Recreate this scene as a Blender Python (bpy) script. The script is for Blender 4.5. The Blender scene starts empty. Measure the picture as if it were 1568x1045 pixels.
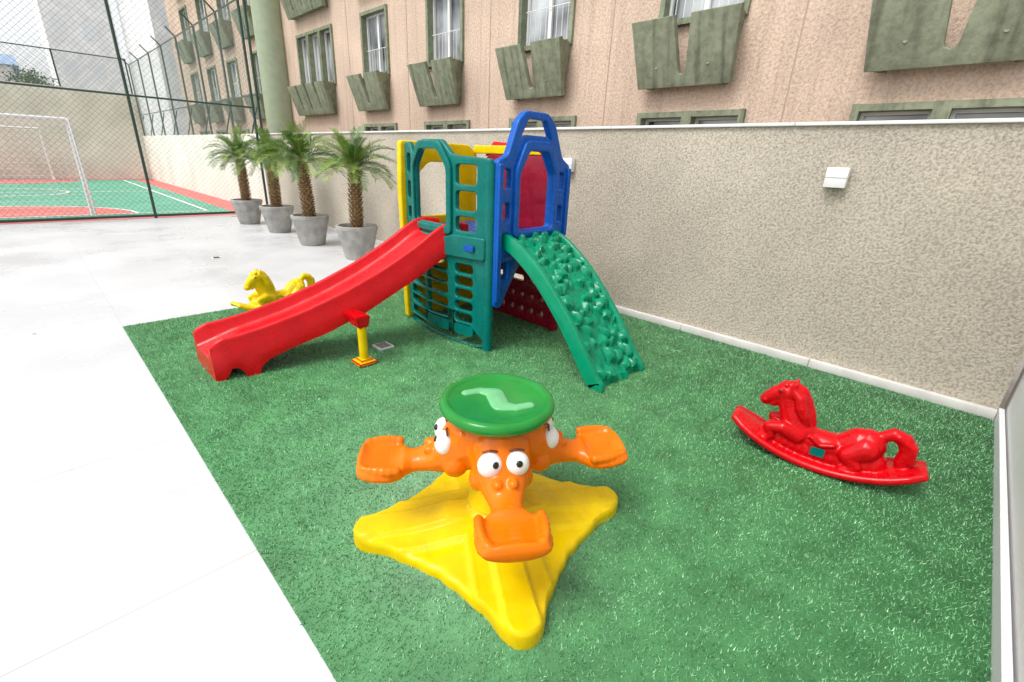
import bpy, bmesh, math, random
import numpy as np
from mathutils import Vector, Matrix, noise
random.seed(7); np.random.seed(7)
S=bpy.context.scene
COL=bpy.context.collection

# ------------------------------------------------------------------ materials
def mat(name,col,rough=.5,var=.0,vscale=5,bump=0,bscale=50,col2=None,metal=0,spec=.5,coat=0,detail=3,bdist=.01,stretch=None):
    m=bpy.data.materials.new(name); m.use_nodes=True
    nt=m.node_tree; N=nt.nodes; L=nt.links
    b=N['Principled BSDF']
    b.inputs['Roughness'].default_value=rough; b.inputs['Metallic'].default_value=metal
    b.inputs['Specular IOR Level'].default_value=spec
    b.inputs['Coat Weight'].default_value=coat
    tc=N.new('ShaderNodeTexCoord')
    src=tc.outputs['Object']
    if stretch:
        mp=N.new('ShaderNodeMapping'); mp.inputs['Scale'].default_value=stretch
        L.new(src,mp.inputs['Vector']); src2=mp.outputs[0]
    else: src2=src
    n=N.new('ShaderNodeTexNoise'); n.inputs['Scale'].default_value=vscale; n.inputs['Detail'].default_value=detail
    L.new(src2,n.inputs['Vector'])
    cr=N.new('ShaderNodeValToRGB')
    c2=col2 if col2 else tuple(c*(1-var) for c in col)
    cr.color_ramp.elements[0].position=.35; cr.color_ramp.elements[1].position=.65
    cr.color_ramp.elements[0].color=(*c2,1); cr.color_ramp.elements[1].color=(*col,1)
    L.new(n.outputs['Fac'],cr.inputs['Fac']); L.new(cr.outputs[0],b.inputs['Base Color'])
    if bump:
        n2=N.new('ShaderNodeTexNoise'); n2.inputs['Scale'].default_value=bscale; n2.inputs['Detail'].default_value=2
        L.new(src,n2.inputs['Vector'])
        bp=N.new('ShaderNodeBump'); bp.inputs['Strength'].default_value=bump; bp.inputs['Distance'].default_value=bdist
        L.new(n2.outputs['Fac'],bp.inputs['Height']); L.new(bp.outputs[0],b.inputs['Normal'])
    return m
def plastic(name,col,rough=.24):
    m=mat(name,col,rough,var=.14,vscale=9,bump=.10,bscale=26,bdist=.004,spec=.30,detail=2)
    nt=m.node_tree;N=nt.nodes;L=nt.links
    tc=N.new('ShaderNodeTexCoord');n=N.new('ShaderNodeTexNoise');n.inputs['Scale'].default_value=14;n.inputs['Detail'].default_value=3
    L.new(tc.outputs['Object'],n.inputs['Vector'])
    mr=N.new('ShaderNodeMapRange');mr.inputs['From Min'].default_value=.35;mr.inputs['From Max'].default_value=.7
    mr.inputs['To Min'].default_value=rough*.7;mr.inputs['To Max'].default_value=rough*1.6
    L.new(n.outputs['Fac'],mr.inputs['Value']);L.new(mr.outputs[0],N['Principled BSDF'].inputs['Roughness'])
    return m
M={}
M['red']=plastic('red_plastic',(.60,.0015,.006))
M['maroon']=plastic('maroon_plastic',(.28,.006,.025))
M['teal']=plastic('teal_plastic',(.0,.165,.14))
M['emerald']=plastic('emerald_plastic',(.0,.26,.13),.2)
M['blue']=plastic('blue_plastic',(.004,.10,.46))
M['yellow']=plastic('yellow_plastic',(.82,.58,.002))
M['horse_yellow']=plastic('horse_yellow_plastic',(.82,.60,.005))
M['orange']=plastic('orange_plastic',(.84,.18,.001),.18)
M['green']=plastic('green_plastic',(.02,.25,.04),.13)
M['green_highlight']=plastic('green_plastic_highlight',(.16,.48,.22),.08)  # lighter version of the table green, paints in a glossy highlight
M['eye_white']=mat('eye_white',(.85,.85,.82),.2)
M['black']=mat('black_paint',(.01,.01,.01),.3)
M['white']=mat('white_paint',(.8,.8,.79),.5,var=.05,vscale=3)
M['brown']=mat('eyebrow_brown',(.15,.03,.01),.4)

# ------------------------------------------------------------------ helpers
def link(o,parent=None):
    COL.objects.link(o)
    if parent: o.parent=parent
    return o
def empty(name,loc=(0,0,0),rz=0):
    o=bpy.data.objects.new(name,None); o.location=loc; o.rotation_euler=(0,0,rz); o.empty_display_size=.1
    return link(o)
def smooth(me,ang=35):
    me.polygons.foreach_set('use_smooth',[True]*len(me.polygons))
    me.set_sharp_from_angle(angle=math.radians(ang)); me.update()
def mk(name,bm,m,parent=None,sm=35,recalc=True):
    if recalc: bmesh.ops.recalc_face_normals(bm,faces=bm.faces)
    me=bpy.data.meshes.new(name); bm.to_mesh(me); bm.free()
    if isinstance(m,(list,tuple)):
        for q in m: me.materials.append(q)
    else: me.materials.append(m)
    if sm: smooth(me,sm)
    return link(bpy.data.objects.new(name,me),parent)
def bbox(bm,x0,x1,y0,y1,z0,z1,bev=0,mi=0):
    r=bmesh.ops.create_cube(bm,size=1)
    vs=r['verts']
    bmesh.ops.transform(bm,matrix=Matrix.Translation(((x0+x1)/2,(y0+y1)/2,(z0+z1)/2))@Matrix.Diagonal((x1-x0,y1-y0,z1-z0,1)),verts=vs)
    fs=set(f for v in vs for f in v.link_faces)
    for f in fs: f.material_index=mi
    if bev:
        es=list(set(e for v in vs for e in v.link_edges))
        bmesh.ops.bevel(bm,geom=es,offset=bev,segments=2,affect='EDGES',profile=.5)
def box(name,x0,x1,y0,y1,z0,z1,m,parent=None,bev=0):
    bm=bmesh.new(); bbox(bm,x0,x1,y0,y1,z0,z1,bev); return mk(name,bm,m,parent,30)
def cyl(bm,p0,p1,r0,r1=None,seg=16,mi=0,caps=True):
    p0=Vector(p0);p1=Vector(p1); r1=r0 if r1 is None else r1
    d=p1-p0
    q=d.to_track_quat('Z','Y').to_matrix().to_4x4()
    r=bmesh.ops.create_cone(bm,cap_ends=caps,segments=seg,radius1=r0,radius2=r1,depth=d.length,matrix=Matrix.Translation((p0+p1)/2)@q)
    for v in r['verts']:
        for f in v.link_faces: f.material_index=mi
    return r['verts']
def ell(bm,c,r,rot=None,sub=2,mi=0):
    m=Matrix.Translation(c)
    if rot is not None: m=m@rot
    if not hasattr(r,'__len__'): r=(r,r,r)
    q=bmesh.ops.create_icosphere(bm,subdivisions=sub,radius=1,matrix=m@Matrix.Diagonal((*r,1)))
    if mi:
        for v in q['verts']:
            for f in v.link_faces: f.material_index=mi
def rnd(pts,r=.03,n=4):
    out=[]
    k=len(pts)
    for i in range(k):
        p=Vector(pts[i]);a=Vector(pts[i-1]);b=Vector(pts[(i+1)%k])
        la=(a-p).length;lb=(b-p).length
        rr=min(r,la*.45,lb*.45)
        A=p+(a-p).normalized()*rr;B=p+(b-p).normalized()*rr
        for j in range(n+1):
            t=j/n
            out.append(tuple((1-t)**2*A+2*t*(1-t)*p+t*t*B))
    return out
def rect(x0,x1,y0,y1): return [(x0,y0),(x1,y0),(x1,y1),(x0,y1)]
def circ(x,y,r,n=16): return [(x+r*math.cos(2*math.pi*i/n),y+r*math.sin(2*math.pi*i/n)) for i in range(n)]
def panel(name,outer,holes,th,org,U,V,m,parent=None,bev=.012,bow=None,cuts=None):
    cu=bpy.data.curves.new('tmp','CURVE'); cu.dimensions='2D'; cu.fill_mode='BOTH'
    cu.extrude=th/2-bev; cu.bevel_depth=bev; cu.bevel_resolution=2; cu.offset=-bev
    for pl in [outer]+holes:
        s=cu.splines.new('POLY'); s.points.add(len(pl)-1); s.use_cyclic_u=True
        for i,p in enumerate(pl): s.points[i].co=(p[0],p[1],0,1)
    o=bpy.data.objects.new('tmp',cu); COL.objects.link(o)
    dg=bpy.context.evaluated_depsgraph_get()
    me=bpy.data.meshes.new_from_object(o.evaluated_get(dg))
    bpy.data.objects.remove(o); bpy.data.curves.remove(cu)
    bm=bmesh.new(); bm.from_mesh(me); bpy.data.meshes.remove(me)
    bmesh.ops.remove_doubles(bm,verts=bm.verts,dist=.0002)
    if bow:
        for c in cuts:
            bmesh.ops.bisect_plane(bm,geom=bm.verts[:]+bm.edges[:]+bm.faces[:],plane_co=(c,0,0),plane_no=(1,0,0))
        for v in bm.verts: v.co.z+=bow(v.co.x,v.co.y)
    U=Vector(U).normalized();V=Vector(V).normalized();N_=U.cross(V)
    T=Matrix((( U.x,V.x,N_.x,org[0]),(U.y,V.y,N_.y,org[1]),(U.z,V.z,N_.z,org[2]),(0,0,0,1)))
    bmesh.ops.transform(bm,matrix=T,verts=bm.verts)
    for f in bm.faces: f.material_index=0
    return mk(name,bm,m,parent,35)
def remesh(o,vox,it=4):
    md=o.modifiers.new('r','REMESH'); md.mode='VOXEL'; md.voxel_size=vox; md.use_smooth_shade=True
    sm=o.modifiers.new('s','SMOOTH'); sm.factor=.5; sm.iterations=it
    dg=bpy.context.evaluated_depsgraph_get()
    me=bpy.data.meshes.new_from_object(o.evaluated_get(dg))
    o.modifiers.clear(); old=o.data; mats=[q for q in old.materials]; o.data=me; bpy.data.meshes.remove(old)
    me.materials.clear()
    for q in mats: me.materials.append(q)
    me.polygons.foreach_set('use_smooth',[True]*len(me.polygons)); me.update()

# ------------------------------------------------------------------ ground
def plane(name,x0,x1,y0,y1,z,m,parent=None):
    bm=bmesh.new(); vs=[bm.verts.new(p) for p in ((x0,y0,z),(x1,y0,z),(x1,y1,z),(x0,y1,z))]; bm.faces.new(vs)
    return mk(name,bm,m,parent,0)
plane('ground',-400,400,-400,400,-.02,mat('ground_concrete',(.35,.34,.32),.9,var=.2))
m=bpy.data.materials.new('porcelain_tile'); m.use_nodes=True
nt=m.node_tree;N=nt.nodes;L=nt.links;b=N['Principled BSDF'];b.inputs['Roughness'].default_value=.42;b.inputs['Specular IOR Level'].default_value=.35
tc=N.new('ShaderNodeTexCoord');mp=N.new('ShaderNodeMapping');mp.inputs['Location'].default_value=(.85,-1.8,0)
L.new(tc.outputs['Object'],mp.inputs[0])
br=N.new('ShaderNodeTexBrick'); br.offset=0; br.inputs['Scale'].default_value=1; br.inputs['Brick Width'].default_value=1.2; br.inputs['Row Height'].default_value=1.2
br.inputs['Mortar Size'].default_value=.0022; br.inputs['Mortar Smooth'].default_value=.3
br.inputs['Color1'].default_value=(.60,.605,.615,1);br.inputs['Color2'].default_value=(.575,.58,.59,1);br.inputs['Mortar'].default_value=(.42,.41,.40,1)
L.new(mp.outputs[0],br.inputs['Vector'])
n=N.new('ShaderNodeTexNoise');n.inputs['Scale'].default_value=.9;n.inputs['Detail'].default_value=6
L.new(tc.outputs['Object'],n.inputs['Vector'])
cr=N.new('ShaderNodeValToRGB');cr.color_ramp.elements[0].position=.32;cr.color_ramp.elements[0].color=(.90,.90,.91,1);cr.color_ramp.elements[1].position=.58;cr.color_ramp.elements[1].color=(1,1,1,1)
L.new(n.outputs['Fac'],cr.inputs[0])
mx=N.new('ShaderNodeMix');mx.data_type='RGBA';mx.blend_type='MULTIPLY';mx.inputs[0].default_value=1
L.new(br.outputs['Color'],mx.inputs[6]);L.new(cr.outputs[0],mx.inputs[7]);L.new(mx.outputs[2],b.inputs['Base Color'])
cr2=N.new('ShaderNodeMapRange');cr2.inputs['From Min'].default_value=.3;cr2.inputs['From Max'].default_value=.7;cr2.inputs['To Min'].default_value=.15;cr2.inputs['To Max'].default_value=.55
L.new(n.outputs['Fac'],cr2.inputs['Value']);L.new(cr2.outputs[0],b.inputs['Roughness'])
plane('paving',-12,4.6,-6,13.8,0,m)

# court
court=empty('sports_court')
cg=mat('court_green',(.13,.40,.27),.7,var=.2,vscale=1.2)
crd=mat('court_red',(.66,.17,.15),.7,var=.15,vscale=1.2)
cw=mat('court_line_white',(.8,.8,.78),.6)
plane('red_border',-12,4.6,13.8,30,0,crd,court)
plane('green_field',-10,3.85,14.3,29.4,.004,cg,court)
def line(x0,x1,y0,y1): plane('line',x0,x1,y0,y1,.012,cw,court)
line(3.3,3.38,14.9,29.2);line(-5,-4.92,14.9,29.2);line(-5,3.3,14.82,14.90);line(-5,3.3,29.1,29.18);line(-5,3.3,22,22.08)
def disc(name,cx,cy,r0,r1,z,m,a0=0,a1=2*math.pi,n=40):
    bm=bmesh.new();pr=None
    for i in range(n+1):
        a=a0+(a1-a0)*i/n
        q=(bm.verts.new((cx+r0*math.cos(a),cy+r0*math.sin(a),z)),bm.verts.new((cx+r1*math.cos(a),cy+r1*math.sin(a),z)))
        if pr: bm.faces.new((pr[0],pr[1],q[1],q[0]))
        pr=q
    return mk(name,bm,m,court,0)
disc('goal_area_red',-.7,14.9,.01,2.5,.008,crd,0,math.pi)
disc('goal_area_far',-.7,29.1,.01,2.5,.008,crd,math.pi,2*math.pi)
disc('arc',-.7,14.9,2.5,2.58,.012,cw,0,math.pi)
disc('centre_circle',-.55,22.04,1.5,1.58,.016,cw)

# artificial grass
gx0,gx1,gy0,gy1=.345,4.54,-.47,5.4
gm=bpy.data.materials.new('artificial_turf');gm.use_nodes=True
nt=gm.node_tree;N=nt.nodes;L=nt.links;b=N['Principled BSDF'];b.inputs['Roughness'].default_value=.42;b.inputs['Specular IOR Level'].default_value=.45
at=N.new('ShaderNodeAttribute');at.attribute_name='tint'
cr=N.new('ShaderNodeValToRGB')
e=cr.color_ramp.elements; e[0].color=(.018,.10,.028,1);e[1].color=(.46,.70,.44,1);q=e.new(.42);q.color=(.115,.34,.135,1);q=e.new(.75);q.color=(.23,.50,.25,1)
tc=N.new('ShaderNodeTexCoord')
n=N.new('ShaderNodeTexNoise');n.inputs['Scale'].default_value=4.5;n.inputs['Detail'].default_value=5;n.inputs['Roughness'].default_value=.65
L.new(tc.outputs['Object'],n.inputs['Vector'])
mr=N.new('ShaderNodeMapRange');mr.inputs['From Min'].default_value=.3;mr.inputs['From Max'].default_value=.7;mr.inputs['To Min'].default_value=.78;mr.inputs['To Max'].default_value=1.28
L.new(n.outputs['Fac'],mr.inputs['Value'])
L.new(at.outputs['Fac'],cr.inputs[0])
mx=N.new('ShaderNodeMix');mx.data_type='RGBA';mx.blend_type='MULTIPLY';mx.inputs[0].default_value=1
L.new(cr.outputs[0],mx.inputs[6]);L.new(mr.outputs[0],mx.inputs[7]);L.new(mx.outputs[2],b.inputs['Base Color'])
NB=330000
px=gx0+(gx1-gx0)*np.random.rand(NB)
py=gy0+(gy1-gy0)*np.random.rand(NB)
cl=.5+.5*np.sin(px*9.3+2*np.sin(py*5.1))*np.sin(py*8.7+2*np.sin(px*4.3))
az=np.random.rand(NB)*2*np.pi; hh=.007+.009*np.random.rand(NB)+.003*cl; ww=.0025
la=np.random.rand(NB)*2*np.pi; ll=.013*np.random.rand(NB)+.002
V=np.empty((NB,3,3),dtype=np.float32)
V[:,0]=np.stack([px-ww*np.cos(az),py-ww*np.sin(az),np.full(NB,.006)],1)
V[:,1]=np.stack([px+ww*np.cos(az),py+ww*np.sin(az),np.full(NB,.006)],1)
V[:,2]=np.stack([px+ll*np.cos(la),py+ll*np.sin(la),.006+hh],1)
V=V.reshape(-1,3)
base=np.array([[gx0,gy0,.008],[gx1,gy0,.008],[gx1,gy1,.008],[gx0,gy1,.008],[gx0,gy0,0.001],[gx1,gy0,0.001],[gx1,gy1,0.001],[gx0,gy1,0.001]],dtype=np.float32)
nv=len(V)
me=bpy.data.meshes.new('artificial_grass')
me.vertices.add(nv+8); me.vertices.foreach_set('co',np.concatenate([V,base]).ravel())
quads=[[0,1,2,3],[0,4,5,1],[1,5,6,2],[2,6,7,3],[3,7,4,0]]
li=np.concatenate([np.arange(nv),np.array([nv+i for q in quads for i in q])]).astype(np.int32)
me.loops.add(len(li)); me.loops.foreach_set('vertex_index',li)
ls=np.concatenate([np.arange(NB)*3, nv+4*np.arange(5)]).astype(np.int32)
me.polygons.add(NB+5); me.polygons.foreach_set('loop_start',ls)
me.update(calc_edges=True)
a=me.attributes.new('tint','FLOAT','POINT')
tv=np.repeat(np.clip(.55+.23*np.random.randn(NB),0,1),3).astype(np.float32)
tv=np.concatenate([tv,np.full(8,.22,dtype=np.float32)])
a.data.foreach_set('value',tv)
me.materials.append(gm)
link(bpy.data.objects.new('artificial_grass',me))

# ------------------------------------------------------------------ walls
def stucco(name,c1,c2,scale=38,strength=.9,big=1.2,streak=0,lo=.86,hi=1.08):
    m=bpy.data.materials.new(name);m.use_nodes=True
    nt=m.node_tree;N=nt.nodes;L=nt.links;b=N['Principled BSDF'];b.inputs['Roughness'].default_value=.9;b.inputs['Specular IOR Level'].default_value=.2
    tc=N.new('ShaderNodeTexCoord')
    n=N.new('ShaderNodeTexNoise');n.inputs['Scale'].default_value=scale;n.inputs['Detail'].default_value=4;n.inputs['Roughness'].default_value=.7
    L.new(tc.outputs['Object'],n.inputs['Vector'])
    n1=N.new('ShaderNodeTexNoise');n1.inputs['Scale'].default_value=big;n1.inputs['Detail'].default_value=4
    L.new(tc.outputs['Object'],n1.inputs['Vector'])
    cr=N.new('ShaderNodeValToRGB');cr.color_ramp.elements[0].position=.36;cr.color_ramp.elements[1].position=.58
    cr.color_ramp.elements[0].color=(*c2,1);cr.color_ramp.elements[1].color=(*c1,1)
    L.new(n.outputs['Fac'],cr.inputs[0])
    mr=N.new('ShaderNodeMapRange');mr.inputs['From Min'].default_value=.3;mr.inputs['From Max'].default_value=.7;mr.inputs['To Min'].default_value=lo;mr.inputs['To Max'].default_value=hi
    L.new(n1.outputs['Fac'],mr.inputs['Value'])
    mx=N.new('ShaderNodeMix');mx.data_type='RGBA';mx.blend_type='MULTIPLY';mx.inputs[0].default_value=1
    L.new(cr.outputs[0],mx.inputs[6]);L.new(mr.outputs[0],mx.inputs[7]);out=mx.outputs[2]
    if streak:
        mp=N.new('ShaderNodeMapping');mp.inputs['Scale'].default_value=(1,6,.35);L.new(tc.outputs['Object'],mp.inputs[0])
        n3=N.new('ShaderNodeTexNoise');n3.inputs['Scale'].default_value=1.6;n3.inputs['Detail'].default_value=4;L.new(mp.outputs[0],n3.inputs['Vector'])
        r3=N.new('ShaderNodeValToRGB');r3.color_ramp.elements[0].position=.50;r3.color_ramp.elements[1].position=.72
        r3.color_ramp.elements[0].color=(1,1,1,1);r3.color_ramp.elements[1].color=(1-streak,1-streak,1-streak,1)
        L.new(n3.outputs['Fac'],r3.inputs[0])
        m3=N.new('ShaderNodeMix');m3.data_type='RGBA';m3.blend_type='MULTIPLY';m3.inputs[0].default_value=1
        L.new(out,m3.inputs[6]);L.new(r3.outputs[0],m3.inputs[7]);out=m3.outputs[2]
    L.new(out,b.inputs['Base Color'])
    bp=N.new('ShaderNodeBump');bp.inputs['Strength'].default_value=strength;bp.inputs['Distance'].default_value=.013
    L.new(n.outputs['Fac'],bp.inputs['Height']);L.new(bp.outputs[0],b.inputs['Normal'])
    return m
M['stucco']=stucco('stucco_beige',(.58,.52,.43),(.35,.305,.24),scale=52,strength=.9)
M['cream']=stucco('cream_paint',(.82,.78,.70),(.79,.75,.67),scale=12,strength=.15)
M['facade']=stucco('pink_stucco',(.68,.525,.415),(.49,.36,.275),scale=30,strength=.9,big=.9,streak=.16)
M['olive']=stucco('olive_concrete',(.27,.295,.205),(.19,.21,.14),scale=9,strength=.5,big=2.5,streak=.45)
sw=empty('stucco_wall')
box('wall_body',4.6,4.78,-.47,13.75,0,1.965,M['stucco'],sw)
bm=bmesh.new()
for i in range(8):
    y0=-.47+i*1.78; bbox(bm,4.575,4.81,y0+.002,min(y0+1.776,13.75),1.966,1.992,.004)
mk('coping',bm,mat('coping_stone',(.78,.77,.76),.5,var=.1),sw)
bm=bmesh.new()
for i in range(12):
    y0=-.47+i*1.2; bbox(bm,4.545,4.598,y0+.0015,min(y0+1.198,13.75),0,.075,.004)
mk('skirting',bm,mat('skirting_stone',(.70,.68,.65),.5,var=.15,vscale=6),sw)
ww_=empty('white_wall')
box('wall_body',-1.5,4.78,-.70,-.512,0,2.6,mat('white_wall_paint',(.8,.8,.79),.7,var=.04,bump=.2,bscale=60),ww_)
box('skirting',-1.5,4.598,-.5,-.472,0,.09,mat('skirting_white',(.74,.745,.76),.5),ww_)
cwall=empty('court_wall')
box('side_wall',4.6,4.78,13.80,30.0,0,1.99,M['cream'],cwall)
box('end_wall',-12,4.78,30.01,30.25,0,3.8,M['cream'],cwall)
box('left_wall',-12.2,-12,-6,30.25,0,3.0,M['cream'],cwall)

# ------------------------------------------------------------------ fence
wire=mat('wire_green_grey',(.16,.20,.18),.5,metal=.3)
postm=mat('fence_post_green',(.02,.055,.04),.4)
def mesh_wires(name,org,U,Wd,H,sp,r,parent):
    org=Vector(org);U=Vector(U);Z=Vector((0,0,1));Nn=U.cross(Z)
    verts=[];faces=[]
    def seg(a,b,nseg=10):
        A=org+U*a[0]+Z*a[1];B=org+U*b[0]+Z*b[1]
        d=(B-A).normalized();s=d.cross(Nn).normalized()
        i=len(verts)
        for q_ in range(nseg+1):
            P=A.lerp(B,q_/nseg)
            for q in (s*r+Nn*r*.6,-s*r+Nn*r*.6,-Nn*r): verts.append(P+q)
        for q_ in range(nseg):
            k=i+3*q_
            for j in range(3): faces.append((k+j,k+(j+1)%3,k+3+(j+1)%3,k+3+j))
    c=-H
    while c<Wd:
        a=(max(c,0),max(0,-c)); e=min(Wd,c+H)
        if e>a[0]:
            seg(a,(e,e-c)); seg((Wd-a[0],a[1]),(Wd-e,e-c))
        c+=sp
    me=bpy.data.meshes.new(name);me.from_pydata([tuple(v) for v in verts],[],faces);me.materials.append(wire)
    return link(bpy.data.objects.new(name,me),parent)
ff=empty('chain_link_fence')
mesh_wires('mesh_front',(-3.4,13.78,.05),(1,0,0),7.95,4.95,.11,.0020,ff)
bm=bmesh.new()
for x in (-3.4,2.02,4.52): cyl(bm,(x,13.8,0),(x,13.8,5.1),.03)
for z in (.06,2.58,5.0): cyl(bm,(-3.4,13.8,z),(4.52,13.8,z),.02 if z>1 else .028,seg=10)
mk('posts',bm,postm,ff)
fs=empty('chain_link_fence')
mesh_wires('mesh_side',(4.66,13.9,2.0),(0,1,0),16.1,3.0,.14,.0025,fs)
bm=bmesh.new()
for i in range(8):
    y=13.9+i*2.3
    cyl(bm,(4.69,y,1.99),(4.69,y,5.0),.03,seg=10)
    cyl(bm,(4.69,y,5.0),(4.45,y,5.25),.022,seg=8)
    cyl(bm,(4.72,y+.9,2.0),(4.9,y+.5,2.9),.02,seg=8)
cyl(bm,(4.69,13.9,5.0),(4.69,30,5.0),.02,seg=10);cyl(bm,(4.69,13.9,2.9),(4.69,30,2.9),.018,seg=10)
mk('posts',bm,postm,fs)
fe=empty('chain_link_fence')
mesh_wires('mesh_end',(-11,30.1,3.8),(1,0,0),15.6,1.4,.16,.003,fe)
bm=bmesh.new()
for i in range(7): cyl(bm,(4.6-i*2.5,30.12,3.8),(4.6-i*2.5,30.12,5.25),.03,seg=8)
cyl(bm,(-11,30.12,5.22),(4.6,30.12,5.22),.022,seg=8)
mk('posts',bm,postm,fe)
netm=mat('goal_net_white',(.75,.75,.74),.6)
for gy,sg in ((14.8,-1),(29.2,1)):
    g=empty('soccer_goal',(0,0,0))
    bm=bmesh.new()
    xa,xb=-2.05,.98
    for x in (xa,xb):
        cyl(bm,(x,gy,0),(x,gy,2.04),.04)
        cyl(bm,(x,gy,2.04),(x,gy+sg*.45,2.04),.02,seg=8); cyl(bm,(x,gy+sg*.45,2.04),(x,gy+sg*.75,.02),.02,seg=8)
    cyl(bm,(xa,gy,2.04),(xb,gy,2.04),.04);cyl(bm,(xa,gy+sg*.75,.02),(xb,gy+sg*.75,.02),.02,seg=8)
    mk('goal_frame',bm,M['white'],g)
    bm=bmesh.new()
    for i in range(1,25):
        x=xa+(xb-xa)*i/25; cyl(bm,(x,gy+sg*.45,2.04),(x,gy+sg*.75,.02),.003,seg=3,caps=False)
    for i in range(1,16):
        t=i/16; cyl(bm,(xa,gy+sg*(.45+.3*t),2.04-2.02*t),(xb,gy+sg*(.45+.3*t),2.04-2.02*t),.003,seg=3,caps=False)
    mk('goal_net',bm,netm,g,0)

# ------------------------------------------------------------------ apartment building
ab=empty('apartment_building')
FX=6.6
glass=mat('window_glass',(.55,.58,.60),.06,col2=(.04,.05,.06),vscale=.9,spec=.9)  # sky reflection painted into the glass colour as pale patches over dark
alu=mat('white_aluminium',(.78,.78,.77),.35)
wd=[]
cent=[.62,3.27,5.93,8.6,11.27]
cent2=[19.0,21.7,24.4,27.1]
floors=[3.42,5.90,8.38,10.86]
for zf in floors:
    for c in [-2.0]+cent+cent2:
        wd.append((c-.52,c+.52,zf,zf+1.23,2))
    for j in range(3): wd.append((13.45+j*.74,14.07+j*.74,zf,zf+1.23,1))
for c in [-2.0]+cent+cent2:
    wd.append((c-.72,c-.1,1.75,2.26,1)); wd.append((c+.04,c+.66,1.75,2.26,1))
panel('facade_wall',rect(-5,30,-.02,13.2),[rect(a,b_,c,d) for a,b_,c,d,k_ in wd],.24,(FX+.12,0,0),(0,1,0),(0,0,1),M['facade'],ab,bev=.004)
bmF=bmesh.new();bmG=bmesh.new();bmA=bmesh.new()
for a,b_,c,d,k_ in wd:
    t=.07
    bbox(bmF,FX-.05,FX+.10,a-t,a+.001,c-t,d+t);bbox(bmF,FX-.05,FX+.10,b_-.001,b_+t,c-t,d+t)
    bbox(bmF,FX-.048,FX+.10,a+.002,b_-.002,d-.002,d+t-.003);bbox(bmF,FX-.07,FX+.10,a+.002,b_-.002,c-t+.003,c+.002)
    bbox(bmG,FX+.15,FX+.16,a,b_,c,d)
    s=.035
    for (p,q_) in ((a+.002,a+s),(b_-s,b_-.002)): bbox(bmA,FX+.09,FX+.14,p,q_,c+.003,d-.003)
    bbox(bmA,FX+.092,FX+.138,a+s,b_-s,c+.003,c+s);bbox(bmA,FX+.092,FX+.138,a+s,b_-s,d-s,d-.003)
    if k_==2:
        mid=(a+b_)/2; bbox(bmA,FX+.085,FX+.137,mid-.03,mid+.03,c+s,d-s)
        for j in range(1,9):
            yy=a+(b_-a)*j/9
            if abs(yy-mid)>.04: cyl(bmA,(FX+.06,yy,c+.01),(FX+.06,yy,c+.52),.005,seg=5)
        cyl(bmA,(FX+.06,a,c+.52),(FX+.06,b_,c+.52),.008,seg=5)
mk('window_surrounds',bmF,M['olive'],ab,30);mk('window_glass',bmG,glass,ab,0);mk('window_frames',bmA,alu,ab,30)
bm=bmesh.new()
for y in (2.05,4.62,7.27,9.95,12.6,17.5,20.3,23.0,25.8): bbox(bm,FX-.006,FX-.001,y-.007,y+.007,0,13.1)
mk('facade_joints',bm,mat('joint_dark',(.42,.31,.24),.9),ab,0)
def wbox(c,w,z0,nn=1):
    H=.76
    v=Vector((-.24,0,H)).normalized();Hl=math.hypot(.24,H)
    wt=w+.07
    pts=[(-w,0),(w,0),(wt,Hl)]
    for i in range(nn):
        cx=wt-(2*wt)*(i+1)/(nn+1) if nn>1 else 0
        a_=.115;b2=.055
        if nn>1: a_,b2=.07,.035
        pts+=[(cx+a_,Hl),(cx+b2,.2)]+[(cx+b2*math.cos(t),.2-.06*math.sin(t)) for t in (math.pi*.25,math.pi*.5,math.pi*.75)]+[(cx-b2,.2),(cx-a_,Hl)]
    pts+=[(-wt,Hl)]
    panel('concrete_planter_box',pts,[],.09,(FX-.14,c,z0),(0,-1,0),v,M['olive'],ab,bev=.008)
    bm=bmesh.new()
    for s in (-1,1):
        A=[(FX-.005,c+s*(w-.1),z0+.0),(FX-.12,c+s*(w-.02),z0+.01),(FX-.34,c+s*(wt-.03),z0+H-.01),(FX-.005,c+s*(wt-.1),z0+H-.01)]
        vs=[bm.verts.new(p) for p in A]; vs2=[bm.verts.new((p[0],p[1]-s*.07,p[2])) for p in A]
        bm.faces.new(vs);bm.faces.new(vs2[::-1])
        for i in range(4): bm.faces.new((vs[i],vs[(i+1)%4],vs2[(i+1)%4],vs2[i]))
    bbox(bm,FX-.14,FX-.004,c-w+.12,c+w-.12,z0+.02,z0+.07)
    for s in (-1,1): cyl(bm,(FX-.26,c+s*w*.55,z0+.22),(FX-.2,c+s*w*.55,z0+.20),.018,seg=10)
    mk('box_cheeks',bm,M['olive'],ab,30)
for zf in floors[:3]:
    for c in [-2.0]+cent+cent2: wbox(c+.05,.64,zf-.80)
    wbox(14.55,1.12,zf-.80,3)
bm=bmesh.new(); cyl(bm,(6.38,17.0,0),(6.38,17.0,13.2),.45,seg=32)
mk('round_column',bm,mat('green_column_paint',(.36,.42,.29),.8,var=.12,bump=.3,bscale=30),ab,40)
bm=bmesh.new(); bbox(bm,FX+.245,16,-5,30,0,13.1); mk('building_body',bm,M['facade'],ab,0)
m_=stucco('pale_render',(.8,.8,.79),(.78,.78,.77),scale=3,strength=.1)
pg_=mat('pale_glass',(.70,.72,.73),.3)
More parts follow.
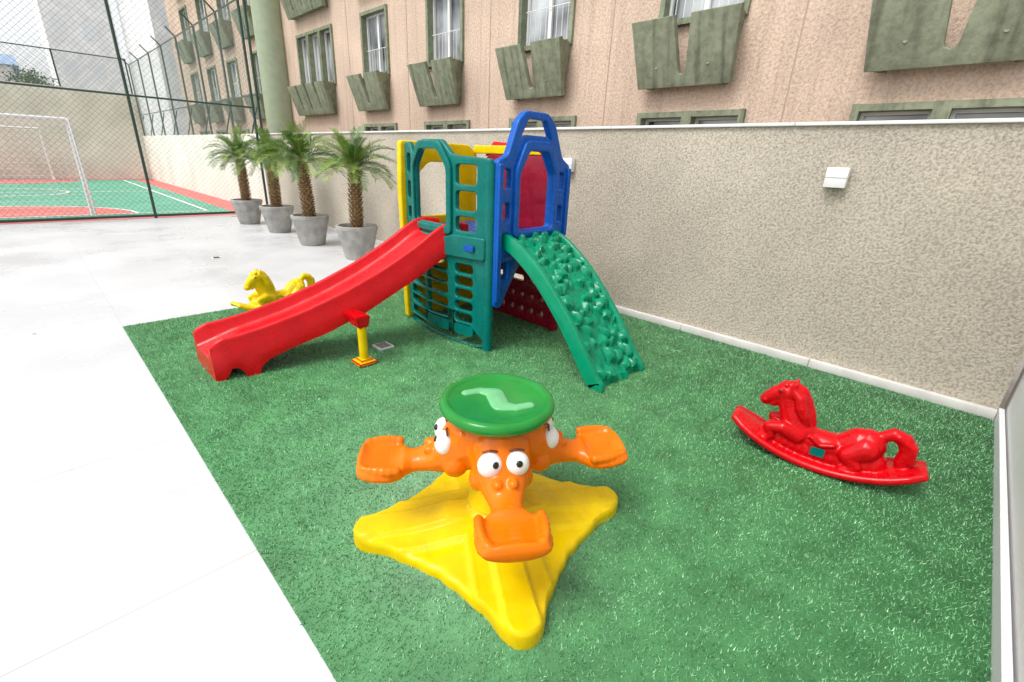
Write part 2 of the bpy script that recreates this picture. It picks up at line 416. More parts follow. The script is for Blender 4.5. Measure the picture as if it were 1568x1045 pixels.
for (x0,x1,y0,y1,h_) in ((4.2,9,60,66,34),(9.5,22,48,60,28)):
    t=empty('distant_apartment_tower'); box('tower_body',x0,x1,y0,y1,0,h_,m_,t)
    bm=bmesh.new()
    for z in range(4,int(h_)-2,3):
        x=x0+.6
        while x<x1-1.2:
            bbox(bm,x,x+.9,y0-.03,y0+.05,z,z+1.2); x+=1.9
    mk('tower_windows',bm,pg_,t,0)
lb=empty('low_building'); box('walls',-6,1.2,46,54,0,5.9,m_,lb); 
bm=bmesh.new();vs=[bm.verts.new(p) for p in ((-6.3,45.7,5.9),(1.5,45.7,5.9),(1.5,54.3,5.9),(-6.3,54.3,5.9),(-6.3,50,6.9),(1.5,50,6.9))]
for f in ((0,1,5,4),(3,4,5,2),(0,4,3),(1,2,5),(0,3,2,1)): bm.faces.new([vs[i] for i in f])
mk('blue_roof',bm,mat('blue_roof',(.30,.42,.6),.6,var=.2),lb,0)
bm=bmesh.new()
for i in range(1100):
    cx,cz=random.choice(((1.2,4.5),(1.9,4.35),(1.55,4.7)))
    c=Vector((cx+random.gauss(0,.3),38+random.gauss(0,.5),cz+random.gauss(0,.2)))
    s=.075*random.uniform(.6,1.4)
    R_=Matrix.Rotation(random.uniform(0,6.28),3,Vector((random.gauss(0,1),random.gauss(0,1),random.gauss(0,1))).normalized())
    vs=[bm.verts.new(c+R_@Vector(p)*s) for p in ((-1,0,0),(0,-.4,0),(1,0,0),(0,.4,0))]
    bm.faces.new(vs)
cyl(bm,(1.5,38,0),(1.5,38,4.4),.12,.06,seg=8)
mk('background_tree',bm,mat('distant_leaf',(.14,.22,.11),.7,var=.5,vscale=2),None,0)

# ------------------------------------------------------------------ wall lamps, drains
seam=mat('seam',(.35,.35,.35),.5)
for y in (.91,3.62):
    l=empty('wall_lamp',(4.6,y,1.585))
    bm=bmesh.new();bbox(bm,-.075,-.006,-.075,.075,-.075,.075,.004);bbox(bm,-.0055,-.0005,-.05,.05,-.05,.05);mk('lamp_housing',bm,M['white'],l)
    bm=bmesh.new();bbox(bm,-.077,-.0755,-.074,.074,-.002,.002);mk('lamp_seam',bm,seam,l)
for (x,y,sz) in ((1.93,3.46,.07),(1.86,8.3,.06)):
    d=empty('floor_drain',(x,y,0))
    bm=bmesh.new();bbox(bm,-sz,sz,-sz,sz,.001,.024 if sz>.065 else .005);mk('frame',bm,M['white'],d)
    bm=bmesh.new()
    for i in range(5):
        t=-sz*.7+i*sz*.35; bbox(bm,-sz*.75,sz*.75,t-sz*.08,t+sz*.08,.0245 if sz>.065 else .0055,.0265 if sz>.065 else .0075)
    mk('grate',bm,M['black'],d)

# ------------------------------------------------------------------ palms
def palm_mesh(seed):
    rr=random.Random(seed)
    bm=bmesh.new()
    H=.90
    cyl(bm,(0,0,-.08),(0.01,0,H),.070,.064,seg=14)
    for i in range(24):
        z=.01+i*(H/24)
        for j in range(7):
            a=2*math.pi*(j+.5*(i%2))/7+.10*rr.random()
            r0=.070*(1+.08*math.sin(z*5))
            c=Vector((r0*math.cos(a),r0*math.sin(a),z))
            s=.030
            out=Vector((math.cos(a),math.sin(a),0));tn=Vector((-math.sin(a),math.cos(a),0))
            vs=[c-tn*s,c-Vector((0,0,s*.9))+out*.004,c+tn*s,c+Vector((0,0,s*.7))+out*.022]
            tip=bm.verts.new(c+out*(.040+.012*rr.random())+Vector((0,0,.022)))
            q=[bm.verts.new(p) for p in vs]
            for t in range(4): bm.faces.new((q[t],q[(t+1)%4],tip))
    for f in bm.faces: f.material_index=0
    nf=50
    for i in range(nf):
        t=i/nf
        az_=i*2.39996+rr.uniform(-.25,.25)
        el=math.radians(80-62*t**.8+rr.uniform(-8,8))
        Ln=rr.uniform(.56,.72)*(1-.12*(t<.2))
        p=Vector((.02*math.cos(az_),.02*math.sin(az_),H-.02+.06*(1-t)))
        d=Vector((math.cos(az_)*math.cos(el),math.sin(az_)*math.cos(el),math.sin(el)))
        n_=20; pts=[p.copy()]
        for s in range(n_):
            d=(d+Vector((0,0,-.050-.012*t-.03*(s/n_)))).normalized(); p=p+d*(Ln/n_); pts.append(p.copy())
        mi=1+(rr.random()<.45)
        for s in range(n_):
            a=pts[s];b2=pts[s+1];dd=(b2-a).normalized()
            side=dd.cross(Vector((0,0,1))); side=side.normalized() if side.length>.05 else Vector((-math.sin(az_),math.cos(az_),0))
            up=side.cross(dd).normalized()
            w=.006*(1-s/n_)+.0015
            f=bm.faces.new([bm.verts.new(x) for x in (a-side*w,a+side*w,b2+side*w*.9,b2-side*w*.9)]);f.material_index=3
            if s<3: continue
            u=s/n_
            ll_=(.14*math.sin(math.pi*min(1,(u+.12)*.8))+.03)*rr.uniform(.8,1.15)
            for sg in (-1,1):
                for h2 in (0,.5):
                    q=a.lerp(b2,h2)
                    ld=(side*sg*1.0+dd*(.8+.6*u)+up*rr.uniform(.15,.6)).normalized()
                    mid=q+ld*ll_*.55; tip=q+ld*ll_+Vector((0,0,-.02*rr.random()))
                    pw=dd*.0060
                    v0=bm.verts.new(q-pw*.6);v1=bm.verts.new(q+pw*.6);v2=bm.verts.new(mid+pw);v3=bm.verts.new(mid-pw);v4=bm.verts.new(tip)
                    f=bm.faces.new((v0,v1,v2,v3));f.material_index=mi
                    f=bm.faces.new((v3,v2,v4));f.material_index=mi
    me=bpy.data.meshes.new('palm');bm.to_mesh(me);bm.free()
    for q in (M['bark'],M['frond'],M['frond2'],M['rachis']): me.materials.append(q)
    return me
M['bark']=mat('palm_bark',(.36,.22,.10),.85,var=.65,vscale=30)
M['frond']=mat('palm_leaf',(.075,.19,.03),.45,var=.35,vscale=8)
M['frond2']=mat('palm_leaf_light',(.22,.35,.055),.45,var=.3,vscale=8)
M['rachis']=mat('palm_rachis',(.40,.45,.12),.5)
M['concrete']=mat('planter_concrete',(.42,.41,.39),.85,var=.32,vscale=7,bump=.35,bscale=45)
M['soil']=mat('soil',(.08,.055,.035),.95,bump=.8,bscale=60,var=.5,vscale=40)
def planter_mesh():
    bm=bmesh.new()
    prof=[(.20,0),(.215,.012),(.32,.44),(.325,.455),(.325,.50),(.318,.508),(.285,.508),(.28,.50),(.272,.44),(.0,.44)]
    n_=48;rings=[]
    for r,z in prof:
        if r==0: rings.append([bm.verts.new((0,0,z))]);continue
        ring=[]
        for i in range(n_):
            a=2*math.pi*i/n_
            fc=1.0
            if .005<z<.45 and r>.2: fc=1-.035*abs(math.sin(a*5))
            ring.append(bm.verts.new((r*fc*math.cos(a),r*fc*math.sin(a),z)))
        rings.append(ring)
    for i in range(len(rings)-1):
        A,B=rings[i],rings[i+1]
        for j in range(n_):
            if len(B)==1: f=bm.faces.new((A[j],A[(j+1)%n_],B[0]));f.material_index=1
            else: f=bm.faces.new((A[j],A[(j+1)%n_],B[(j+1)%n_],B[j]))
    bm.faces.new(rings[0][::-1])
    bmesh.ops.recalc_face_normals(bm,faces=bm.faces)
    me=bpy.data.meshes.new('planter');bm.to_mesh(me);bm.free();me.materials.append(M['concrete']);me.materials.append(M['soil']);smooth(me,30)
    return me
pm=[palm_mesh(3),palm_mesh(11)];pl=planter_mesh()
for i,(x,y,s) in enumerate(((3.50,12.0,1.05),(3.60,10.45,1.05),(3.55,8.7,1.10),(3.64,7.12,1.03))):
    o=bpy.data.objects.new('concrete_planter',pl);o.location=(x,y,0);o.rotation_euler=(0,0,i*1.3);o.scale=(1,1,1.05);link(o)
    o=bpy.data.objects.new('palm_tree',pm[i%2]);o.location=(x,y,.45);o.rotation_euler=(0.02*i,0,i*2.1);o.scale=(s,s,s);link(o)

# ------------------------------------------------------------------ playground climber
pg=empty('playground_climber')
sinb=lambda L_,A_: (lambda u,v: A_*math.sin(math.pi*max(0,min(1,u/L_))))
holes=[rnd([(.26,1.05),(.26,1.52),(.385,1.66),(.65,1.66),(.76,1.52),(.76,1.05)],.04)]
for a,b_ in ((1.395,1.55),(1.19,1.345),(1.02,1.14)): holes.append(rnd(rect(.85,1.07,a,b_),.035))
for a,b_ in ((1.45,1.62),(1.22,1.38),(1.04,1.15)): holes.append(rnd(rect(.06,.15,a,b_),.03))
for r in range(6):
    z=.10+r*.112
    zz=[0,.018,-.010,.012,-.008,.0][r]
    holes.append(rnd([(.10,z+zz),(.40,z),(.40,z+.084),(.10,z+.084+zz)],.025))
    holes.append(rnd([(.44,z),(.75,z+zz*.7),(.75,z+.084+zz*.7),(.44,z+.084)],.025))
for r in range(6):
    z=.10+r*.112
    holes.append(rnd(rect(.84,1.04,z,z+.082),.035))
outer=rnd([(0,.03),(0,1.71),(.13,1.72),(.22,1.60),(.36,1.735),(.68,1.735),(.81,1.62),(1.2,1.60),(1.2,.03),(1.08,.0),(.12,.0)],.035)
panel('slide_side_panel',outer,holes,.05,(2.6,4.0,0.01),(0,-1,0),(0,0,1),M['teal'],pg,bev=.010,bow=sinb(1.2,.09),cuts=[.1,.2,.3,.4,.5,.6,.7,.8,.9,1.,1.1])
panel('arch_trim',rnd([(.2,.98),(.2,1.53),(.35,1.725),(.68,1.725),(.82,1.54),(.82,.98)],.05),[rnd([(.255,1.04),(.255,1.515),(.38,1.66),(.65,1.66),(.765,1.515),(.765,1.04)],.04)],.03,(2.562,4.0,0.01),(0,-1,0),(0,0,1),M['teal'],pg,bev=.01,bow=sinb(1.2,.09),cuts=[.2,.3,.4,.5,.6,.7,.8])
panel('deck_band',rnd([(.04,.80),(.04,.93),(.24,.96),(.76,.96),(.84,.99),(1.18,.99),(1.18,.80)],.03),[],.035,(2.562,4.0,0.01),(0,-1,0),(0,0,1),M['teal'],pg,bev=.012,bow=sinb(1.2,.09),cuts=[.1,.2,.3,.4,.5,.6,.7,.8,.9,1.0,1.1])
panel('deck_label',rnd(rect(.93,1.09,.88,.93),.01),[],.012,(2.500,4.0,0),(0,-1,0),(0,0,1),M['blue'],pg,bev=.002)
bm=bmesh.new();cyl(bm,(2.6,2.82,.01),(2.6,2.82,1.58),.045,seg=16)
mk('corner_post',bm,M['teal'],pg)
o_=rnd([(0,.42),(0,1.60),(.11,1.64),(.21,1.90),(.30,1.975),(.56,1.975),(.66,1.90),(.78,1.64),(.89,1.58),(.89,.93),(.82,.88),(.36,.86),(.16,.55),(.08,.40)],.035)
hl=[rnd([(.24,1.06),(.24,1.50),(.34,1.68),(.55,1.68),(.66,1.50),(.66,1.06)],.04),rnd([(.245,1.77),(.33,1.915),(.54,1.915),(.625,1.77),(.56,1.80),(.31,1.80)],.02)]
for a,b_ in ((1.38,1.54),(1.14,1.28),(.92,1.04),(.66,.80)): hl.append(rnd(rect(.07,.15,a,b_),.03))
for a,b_ in ((1.36,1.52),(1.08,1.24)): hl.append(rnd(rect(.74,.82,a,b_),.03))
panel('blue_arch_panel',o_,hl,.07,(2.6,2.78,0),(1,0,0),(0,0,1),M['blue'],pg,bev=.014)
panel('blue_arch_trim',rnd([(.18,1.0),(.18,1.53),(.29,1.76),(.60,1.76),(.72,1.53),(.72,1.0)],.05),[rnd([(.235,1.05),(.235,1.505),(.335,1.685),(.555,1.685),(.665,1.505),(.665,1.05)],.04)],.04,(2.6,2.735,0),(1,0,0),(0,0,1),M['blue'],pg,bev=.012)
panel('blue_left_rib',rnd([(.0,.46),(.0,1.58),(.05,1.58),(.05,.5)],.02),[],.03,(2.6,2.735,0),(1,0,0),(0,0,1),M['blue'],pg,bev=.01)
panel('blue_right_rib',rnd([(.845,.97),(.845,1.56),(.885,1.56),(.885,.97)],.02),[],.03,(2.6,2.735,0),(1,0,0),(0,0,1),M['blue'],pg,bev=.01)
hl=[rnd(circ(.12+i*.14,.15,.035),.005) for i in range(7)]+[rnd(circ(.12+i*.14,.30,.03),.005) for i in range(7)]
hl+=[rnd(rect(.1+i*.28,.3+i*.28,.44,.50),.025) for i in range(3)]
panel('maroon_lower_panel',rnd([(0,.02),(0,.92),(1.12,.92),(1.12,.02)],.04),hl,.07,(3.47,2.82,0),(0,1,0),(0,0,1),M['maroon'],pg,bev=.014)
panel('maroon_upper_panel',rnd([(.02,.97),(.02,1.50),(.18,1.66),(.95,1.66),(1.1,1.50),(1.1,.97)],.05),[rnd(rect(.05,.13,1.1,1.25),.03)],.06,(3.46,2.82,0),(0,1,0),(0,0,1),M['maroon'],pg,bev=.014)
bm=bmesh.new()
rr=random.Random(2)
for i in range(14):
    ell(bm,(3.43,2.95+.07*i+.02*rr.random(),.60+.24*rr.random()),(.025,.045,.035),sub=2,mi=i%3)
mk('climbing_holds',bm,[M['teal'],M['maroon'],M['emerald']],pg)
hl=[rnd([(.26,1.05),(.26,1.44),(.36,1.56),(.62,1.56),(.76,1.44),(.80,1.25),(.76,1.05)],.05)]
for (x_,z_) in ((.16,.2),(.45,.55),(.20,.75)): hl.append(rnd(rect(x_,x_+.2,z_,z_+.06),.025))
panel('yellow_rear_panel',rnd([(0,.02),(0,1.66),(.12,1.74),(.94,1.74),(.955,1.3),(.93,.02)],.04),hl,.07,(3.47,4.02,0),(-1,0,0),(0,0,1),M['yellow'],pg,bev=.014)
bm=bmesh.new()
for r in range(8): bbox(bm,2.62,3.42,3.965,3.985,.10+r*.10,.13+r*.10,.006)
mk('yellow_ribs',bm,M['yellow'],pg)
panel('yellow_east_beam',rnd(rect(.02,1.1,1.66,1.74),.02),[],.05,(3.45,2.9,0),(0,1,0),(0,0,1),M['yellow'],pg,bev=.01)
panel('red_cap',rnd([(0,1.60),(.02,1.76),(.3,1.78),(.42,1.64)],.02),[],.06,(3.50,3.45,0),(0,1,0),(0,0,1),M['red'],pg,bev=.01)
bm=bmesh.new();bbox(bm,2.62,3.43,2.82,3.96,.93,.975,.008);mk('deck',bm,M['blue'],pg)
bm=bmesh.new();bbox(bm,3.40,3.50,2.74,2.80,.02,.92,.012);mk('corner_post_red',bm,M['maroon'],pg)
bm=bmesh.new();bbox(bm,3.40,3.48,2.82,2.86,1.1,1.6,.01);mk('red_inner_post',bm,M['red'],pg)

# slide
xs=[2.70,2.60,2.5,2.40,2.28,2.15,1.9,1.6,1.3,1.0,.80,.66]
zt=[1.06,1.085,1.075,1.025,.935,.85,.705,.565,.45,.365,.325,.31]
bx=[2.70,2.58,2.22,1.76,1.45,1.15,1.01,.96,.94,.86,.84,.81,.77,.75,.72,.66]
bz=[.90,.86,.63,.38,.25,.165,.11,.06,.0,.0,.05,.085,.085,.05,.0,.0]
st=sorted(set([round(x,3) for x in np.linspace(.66,2.7,64)]+[.94,.96,.86,.84,.81,.77,.75,.72]))
bm=bmesh.new();prev=None
W_=.47
def ip(x,X_,Z_): return float(np.interp(x,X_[::-1],Z_[::-1]))
def sm_top(x): return sum(ip(min(2.7,max(.66,x+d)),xs,zt) for d in (-.06,-.03,0,.03,.06))/5
for x in st:
    t=sm_top(x); bt=ip(x,bx,bz); yn=3.23+(2.6-x)*.205
    bed=t-.10
    if x<.95: bed-=.06*((.95-x)/.29)**1.5
    if x<.76: t-=.05*((.76-x)/.10)**2
    sec=[(-.012,bt),(-.012,t-.125),(-.002,t-.112),(0,t-.02),(.008,t-.004),(.022,t),(.036,t-.004),(.044,t-.02),(.060,bed+.03),(.085,bed+.007),(.13,bed),(W_/2,bed-.004)]
    sec=sec+[(W_-a,b2) for a,b2 in sec[:-1][::-1]]
    ring=[bm.verts.new((x,yn+a,b2+.004)) for a,b2 in sec]
    if prev:
        for j in range(len(ring)): bm.faces.new((prev[j],prev[(j+1)%len(ring)],ring[(j+1)%len(ring)],ring[j]))
    else: first=ring
    prev=ring
bm.faces.new(first);bm.faces.new(prev)
mk('slide_chute',bm,M['red'],pg,50)
bm=bmesh.new()
sx,sy=1.635,3.25
vs=[bm.verts.new(p) for p in [(sx-.062,sy-.05,.42),(sx+.062,sy-.05,.42),(sx+.062,sy+.2,.42),(sx-.062,sy+.2,.42),(sx-.040,sy-.042,.32),(sx+.040,sy-.042,.32),(sx+.040,sy+.1,.32),(sx-.040,sy+.1,.32)]]
for f in ((0,1,2,3),(4,7,6,5),(0,4,5,1),(1,5,6,2),(2,6,7,3),(3,7,4,0)): bm.faces.new([vs[i] for i in f])
bmesh.ops.bevel(bm,geom=bm.edges[:],offset=.01,segments=2,affect='EDGES')
cyl(bm,(sx,sy,.02),(sx,sy,.33),.036,seg=20,mi=1)
bbox(bm,sx-.08,sx+.08,sy-.08,sy+.08,.012,.038,.01,1);bbox(bm,sx-.05,sx+.05,sy-.05,sy+.05,.036,.055,.006,1)
mk('slide_support',bm,[M['red'],M['yellow']],pg)

# climbing ramp
ry=[2.80,2.62,2.32,2.02,1.80,1.66];rz=[1.04,1.0,.80,.50,.22,.015]
def rampz(y): return float(np.interp(y,ry[::-1],rz[::-1]))
P=[]
for t in np.linspace(2.80,1.66,101):
    z=sum(rampz(min(2.8,max(1.66,t+d))) for d in np.linspace(-.1,.1,7))/7
    P.append((t,z))
P[-1]=(1.66,.012)
bm=bmesh.new();prev=None
nW=64
x0,x1=2.69,3.33
for i,(yy,zz) in enumerate(P):
    a=P[max(0,i-1)];b2=P[min(len(P)-1,i+1)]
    d=Vector((0,b2[0]-a[0],b2[1]-a[1])).normalized(); nrm=Vector((0,d.z,-d.y))
    if nrm.z<0: nrm=-nrm
    ring=[]
    row=[(x0,-.11),(x0,.0),(x0+.008,.012),(x0+.040,.012),(x0+.050,.0)]
    s_len=i*.0149
    for j in range(nW+1):
        x=x0+.055+(x1-x0-.11)*j/nW
        dd,pp=noise.voronoi(Vector((x*12,s_len*11,3.3)),distance_metric='DISTANCE')
        dd2,_=noise.voronoi(Vector((x*26,s_len*24,1.3)))
        g=dd[1]-dd[0]
        hgt=.048*min(1,g*2.6)-.028+.008*(dd2[1]-dd2[0])
        if noise.cell(pp[0]*7.1)>.3 : hgt-=.040*min(1,g*3)
        row.append((x,hgt-.006))
    row+=[(x1-.050,.0),(x1-.040,.012),(x1-.008,.012),(x1,0),(x1,-.11)]
    for (x,hh_) in row:
        p=Vector((x,yy,zz))+nrm*hh_
        if p.z<.012: p.z=.012
        ring.append(bm.verts.new(p))
    if prev:
        for j in range(len(ring)-1): bm.faces.new((prev[j],prev[j+1],ring[j+1],ring[j]))
        bm.faces.new((prev[-1],prev[0],ring[0],ring[-1]))
    else: bm.faces.new(ring[::-1])
    prev=ring
bm.faces.new(prev)
mk('climbing_ramp',bm,M['emerald'],pg,45)

# ------------------------------------------------------------------ duck spinner
du=empty('duck_merry_go_round',(1.2,1.23,0.008),0)
bm=bmesh.new()
ell(bm,(0,0,.46),(.15,.15,.18),sub=3)
cyl(bm,(0,0,.30),(0,0,.61),.11,.17,seg=24)
secs=[(.06,.48,.14,.14),(.11,.48,.138,.145),(.155,.465,.128,.14),(.19,.44,.115,.115),(.225,.415,.102,.088),(.26,.40,.088,.066),(.295,.388,.074,.052),(.33,.38,.064,.046),(.365,.375,.064,.044),(.392,.374,.088,.046),(.415,.374,.120,.047),(.45,.376,.138,.048),(.50,.382,.140,.048),(.54,.388,.134,.046),(.562,.392,.122,.042)]
duckA=[math.radians(-126+90*q) for q in range(4)]
for A in duckA:
    Rm=Matrix.Rotation(A,4,'Z')
    for i in range(len(secs)-1):
        for t in (0,.34,.67):
            r,z,hw,hh_=[secs[i][k_]*(1-t)+secs[i+1][k_]*t for k_ in range(4)]
            ell(bm,Rm@Vector((r,0,z)),(max(.026,hh_*.5) if r<.25 else .024,hw,hh_),rot=Rm,sub=2 if r<.2 else 3)
    ell(bm,Rm@Vector((.565,0,.393)),(.022,.122,.040),rot=Rm,sub=3)
    for s in (-1,1):
        ell(bm,Rm@Vector((.285,s*.030,.445)),(.028,.022,.020),rot=Rm,sub=2)
        ell(bm,Rm@Vector((.145,s*.058,.525)),(.05,.058,.052),rot=Rm,sub=2)
        ell(bm,Rm@Vector((.18,s*.088,.40)),(.055,.045,.055),rot=Rm,sub=2)
        for k_ in range(6):
            ell(bm,Rm@Vector((.42+k_*.025,s*(.112+.004*k_-.0016*k_*k_),.405+.002*k_)),(.022,.022,.022),rot=Rm,sub=2)
o=mk('duck_heads',bm,M['orange'],du,0);remesh(o,.0062,4)
for v in o.data.vertices:
    r=math.hypot(v.co.x,v.co.y)
    if r>.38 and v.co.z>.39:
        a=math.atan2(v.co.y,v.co.x)
        dA=min((abs(((a-A+math.pi)%(2*math.pi))-math.pi) for A in duckA))
        lat=r*math.sin(dA);rad=r*math.cos(dA)
        w_=max(0,1-(lat/.110)**4)*max(0,1-((rad-.48)/.085)**4)
        v.co.z-=.022*w_
bm=bmesh.new()
for A in duckA:
    Rm=Matrix.Rotation(A,4,'Z')
    for s in (-1,1):
        c=Vector((.224,s*.053,.490))
        ell(bm,Rm@c,(.042,.050,.053),rot=Rm,sub=3,mi=0)
        g=Vector((.8,s*-.15+.22,.42)).normalized()
        pc=c+Vector((g.x*.040,g.y*.048,g.z*.050))
        ell(bm,Rm@pc,(.007,.014,.014),rot=Rm@Vector((1,0,0)).rotation_difference(g).to_matrix().to_4x4(),sub=2,mi=1)
        b0=Rm@(c+Vector((-.012,-.030,.052)));b1=Rm@(c+Vector((-.008,0,.062)));b2=Rm@(c+Vector((-.012,.030,.052)))
        cyl(bm,b0,b1,.004,seg=8,mi=2);cyl(bm,b1,b2,.004,seg=8,mi=2)
mk('duck_eyes',bm,[M['eye_white'],M['black'],M['brown']],du,60,False)
bm=bmesh.new()
prof=[(0,.600),(.19,.602),(.225,.612),(.240,.630),(.243,.645),(.238,.660),(.225,.668),(.212,.668),(.203,.660),(.195,.656),(0,.656)]
n_=72;rings=[]
for r,z in prof:
    if r==0: rings.append([bm.verts.new((0,0,z))]);continue
    rings.append([bm.verts.new((r*math.cos(2*math.pi*i/n_),r*math.sin(2*math.pi*i/n_),z)) for i in range(n_)])
for i in range(len(rings)-1):
    A_,B_=rings[i],rings[i+1]
    for j in range(n_):
        if len(A_)==1: bm.faces.new((A_[0],B_[(j+1)%n_],B_[j]))
        elif len(B_)==1: bm.faces.new((A_[j],A_[(j+1)%n_],B_[0]))
        else: bm.faces.new((A_[j],A_[(j+1)%n_],B_[(j+1)%n_],B_[j]))
mk('round_table_top',bm,M['green'],du,60)
path=[(-.13,.055),(-.07,.075),(-.01,.055),(.0,.0),(.01,-.055),(.07,-.075),(.13,-.055)]
bm=bmesh.new()
for i in range(len(path)-1):
    for t in np.linspace(0,1,8):
        x=path[i][0]*(1-t)+path[i+1][0]*t;y=path[i][1]*(1-t)+path[i+1][1]*t
        w=.024+.020*math.exp(-((abs(x)-.0)/.05)**2)
        ell(bm,(x,y,.655),(w,w,.013),sub=2)
o=mk('table_relief',bm,M['green_highlight'],du,0);remesh(o,.004,5);o.rotation_euler=(0,0,math.radians(-40))  # moulded relief, its lighter green is a painted bright reflection
# webbed foot base
bm=bmesh.new();nA=360;nR=26
tipA=math.radians(-122)
def Rf(phi):
    p=abs(((phi+45)%90)-45)
    return float(np.interp(p,[0,3,6,8,11,14,17,20,23,27,31,38,45],[.628,.622,.603,.578,.528,.492,.476,.462,.442,.428,.41,.402,.388]))
rings=[]
for k_ in range(nR+1):
    t=k_/nR;ring=[]
    for i in range(nA):
        ph=360*i/nA
        Rr=sum(Rf(ph+d) for d in (-2,-1,0,1,2))/5
        a=math.radians(ph)+tipA
        p=((ph+45)%90)-45;ap=abs(p)
        if t<.9: rr_=t/.9*(Rr-.02)
        else: rr_=Rr-.02+.02*math.sin((t-.9)/.1*math.pi/2)
        top=.045+.10*max(0,1-rr_/.42)**1.6+.20*math.exp(-(rr_/.085)**4)
        rad=min(1,max(0,(rr_-.10)/.12))
        lat=rr_*math.sin(math.radians(ap))
        st1=1/(1+math.exp(-(lat-.060)/.004)); st2=1/(1+math.exp(-(lat-.15)/.004))
        top+=rad*(.020*(1-st1)+.016*(1-st2))+.008*math.exp(-((lat-.060)/.010)**2)*rad+.007*math.exp(-((lat-.15)/.010)**2)*rad
        if t>=.9: top-=.024*(1-math.cos((t-.9)/.1*math.pi/2))
        ring.append(bm.verts.new((rr_*math.cos(a),rr_*math.sin(a),top)) if k_>0 else None)
    rings.append(ring)
c0=bm.verts.new((0,0,.36))
for j in range(nA): bm.faces.new((c0,rings[1][j],rings[1][(j+1)%nA]))
for k_ in range(1,nR):
    for j in range(nA): bm.faces.new((rings[k_][j],rings[k_+1][j],rings[k_+1][(j+1)%nA],rings[k_][(j+1)%nA]))
bot=[bm.verts.new((v.co.x,v.co.y,0)) for v in rings[nR]]
for j in range(nA): bm.faces.new((rings[nR][j],bot[j],bot[(j+1)%nA],rings[nR][(j+1)%nA]))
mk('webbed_foot_base',bm,M['yellow'],du,38)
bm=bmesh.new();cyl(bm,(0,0,.15),(0,0,.32),.12,.085,seg=32);mk('pivot_column',bm,M['yellow'],du)

# ------------------------------------------------------------------ rocking horse
def chain(bm,pts,step=.35):
    for i in range(len(pts)-1):
        a,b2=pts[i],pts[i+1]
        A_=Vector(a[:3]);B_=Vector(b2[:3]);L_=(B_-A_).length
        n_=max(1,int(L_/(min(a[3],b2[3])*step)))
        for k_ in range(n_+1):
            t=k_/n_; ell(bm,A_.lerp(B_,t),a[3]*(1-t)+b2[3]*t,sub=2)
hm=None
def horse(loc,rz,m,sc=(1,1,1)):
    global hm
    e=empty('rocking_horse',loc,rz);e.scale=sc
    if hm is None:
        bm=bmesh.new()
        def rk(x): return .028+.60*x*x
        for s in (-1,1):
            pts=[(x,s*(.128*math.sqrt(max(0.02,1-(abs(x)/.50)**4))),rk(x),.024) for x in np.linspace(-.46,.46,17)]
            chain(bm,pts,.45)
        for x in np.linspace(-.455,.455,40):
            hw=.12*math.sqrt(max(.05,1-(abs(x)/.50)**4))
            ell(bm,(x,0,rk(x)+.008),(.03,hw,.018),sub=2)
        def el(x,z,rx,ry,rz_,y=0): ell(bm,(x,y,z),(rx,ry,rz_),sub=3)
        for x in np.linspace(-.26,.25,14):
            ell(bm,(x,0,.085+.3*x*x),(.06,.092-.2*x*x,.085),sub=2)
        el(-.02,.14,.19,.086,.07)
        el(-.01,.165,.12,.07,.04)
        chain(bm,[(.10,0,.17,.080),(.16,0,.225,.072),(.20,0,.30,.058),(.225,0,.365,.052)],.35)
        chain(bm,[(.225,0,.385,.056),(.275,0,.368,.046),(.318,0,.325,.036),(.328,0,.305,.034)],.35)
        chain(bm,[(.255,0,.345,.038),(.285,0,.30,.028)],.35)
        for s in (-1,1):
            chain(bm,[(.20,s*.036,.425,.018),(.192,s*.042,.465,.008)],.3)
            el(.258,.402,.018,.012,.018,s*.045)
            el(.330,.312,.010,.008,.010,s*.032)
            chain(bm,[(.12,s*.05,.155,.05),(.20,s*.074,.19,.040),(.268,s*.08,.175,.030),(.25,s*.082,.12,.025),(.29,s*.082,.09,.028)],.35)
            chain(bm,[(-.20,s*.045,.20,.07),(-.13,s*.074,.145,.046),(-.18,s*.086,.095,.031),(-.13,s*.088,.055,.028)],.35)
            chain(bm,[(.19,s*.032,.41,.028),(.155,s*.044,.38,.032),(.138,s*.050,.33,.033),(.115,s*.046,.285,.031),(.095,s*.035,.24,.026)],.5)
            chain(bm,[(.24,s*.022,.435,.018),(.27,s*.014,.418,.014)],.4)
            chain(bm,[(.05,s*.078,.185,.012),(.0,s*.088,.155,.012),(-.06,s*.082,.175,.012)],.4)
        chain(bm,[(.21,0,.432,.034),(.16,0,.412,.037),(.125,0,.36,.037),(.095,0,.30,.035),(.07,0,.24,.028)],.5)
        chain(bm,[(-.10,0,.16,.065),(-.17,0,.21,.083),(-.21,0,.218,.085)],.35)
        chain(bm,[(-.25,0,.275,.030),(-.30,0,.312,.036),(-.350,0,.295,.040),(-.378,0,.235,.040),(-.365,0,.17,.036),(-.38,0,.115,.030)],.35)
        for s in (-1,1): chain(bm,[(-.32,s*.022,.31,.020),(-.39,s*.024,.27,.022),(-.40,s*.024,.19,.018)],.4)
        o=mk('horse_body',bm,m,e,0);remesh(o,.0062,3);hm=o.data
    else:
        me=hm.copy();me.materials.clear();me.materials.append(m);link(bpy.data.objects.new('horse_body',me),e)
    bm=bmesh.new()
    for s in (-1,1): bbox(bm,-.03,.04,s*.0965-.003,s*.0965+.003,.09,.14)
    mk('label',bm,M['teal'],e)
    bm=bmesh.new()
    for s in (-1,1): ell(bm,(.262,s*.055,.402),.007)
    mk('eyes',bm,M['black'],e)
    return e
horse((2.95,.30,.006),math.radians(98),M['red'])
horse((1.66,5.08,.006),math.radians(192),M['horse_yellow'],(1,1,1))

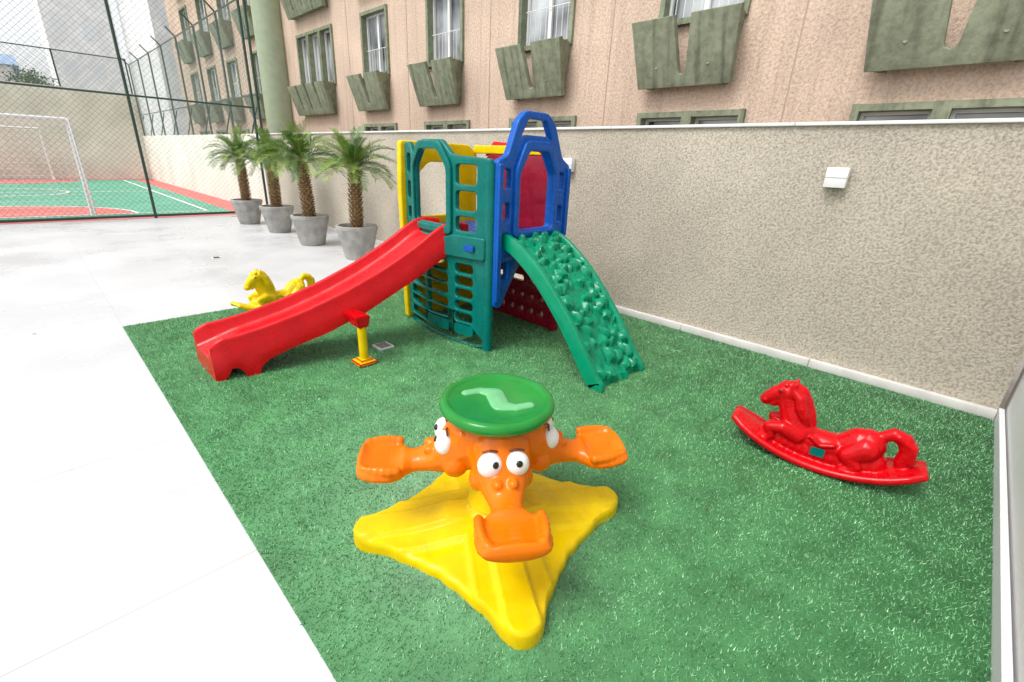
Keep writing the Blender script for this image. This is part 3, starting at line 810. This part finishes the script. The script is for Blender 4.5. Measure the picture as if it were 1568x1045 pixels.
bm=bmesh.new();rr=random.Random(5)
for i in range(26):
    x=rr.uniform(.5,4.3);y=rr.uniform(-.2,5);s=rr.uniform(.006,.014);a=rr.uniform(0,6.28)
    if i<6: x=rr.uniform(-1.5,.2);y=rr.uniform(1.3,6)
    z=.02 if i>=6 else .004
    vs=[bm.verts.new((x+s*math.cos(a+t)*k2,y+s*math.sin(a+t)*k2,z+rr.uniform(0,.004))) for t,k2 in ((0,1.4),(1.3,.6),(3.14,1.2),(4.6,.6))]
    bm.faces.new(vs)
mk('dry_leaves',bm,mat('dry_leaf',(.12,.06,.03),.8,var=.4),None,0)

# ------------------------------------------------------------------ camera
cam=bpy.data.cameras.new('camera');co=bpy.data.objects.new('camera',cam);link(co)
Rm=Matrix(((0.70594,0.23013,-0.66984),(-0.70704,0.28465,-0.64735),(0.0417,0.9306,0.36366)))
co.matrix_world=Matrix.Translation((0,0,1.6))@Rm.to_4x4()
cam.sensor_width=36;cam.lens=705/1568*36;cam.clip_start=.05;cam.clip_end=1000
S.camera=co
# ------------------------------------------------------------------ light
w=bpy.data.worlds.new('World');S.world=w;w.use_nodes=True
nt=w.node_tree;N=nt.nodes;L=nt.links
sk=N.new('ShaderNodeTexSky');sk.sky_type='NISHITA';sk.sun_disc=False
to_sun=Vector((-.50,.08,.80)).normalized()
sk.sun_elevation=math.asin(to_sun.z);sk.sun_rotation=math.atan2(to_sun.x,to_sun.y)
sk.air_density=1.0;sk.dust_density=3;sk.ozone_density=.5
hs=N.new('ShaderNodeHueSaturation');hs.inputs['Saturation'].default_value=.12;hs.inputs['Value'].default_value=1.7
L.new(sk.outputs[0],hs.inputs['Color']);L.new(hs.outputs[0],N['Background'].inputs['Color'])
N['Background'].inputs['Strength'].default_value=.15
sl=bpy.data.lights.new('sun','SUN');sl.energy=1.8;sl.angle=math.radians(22);sl.color=(1,.975,.94)
so=bpy.data.objects.new('sun',sl);link(so);so.rotation_euler=to_sun.to_track_quat('Z','Y').to_euler()
S.view_settings.view_transform='Standard';S.view_settings.look='None';S.view_settings.exposure=0;S.view_settings.gamma=1
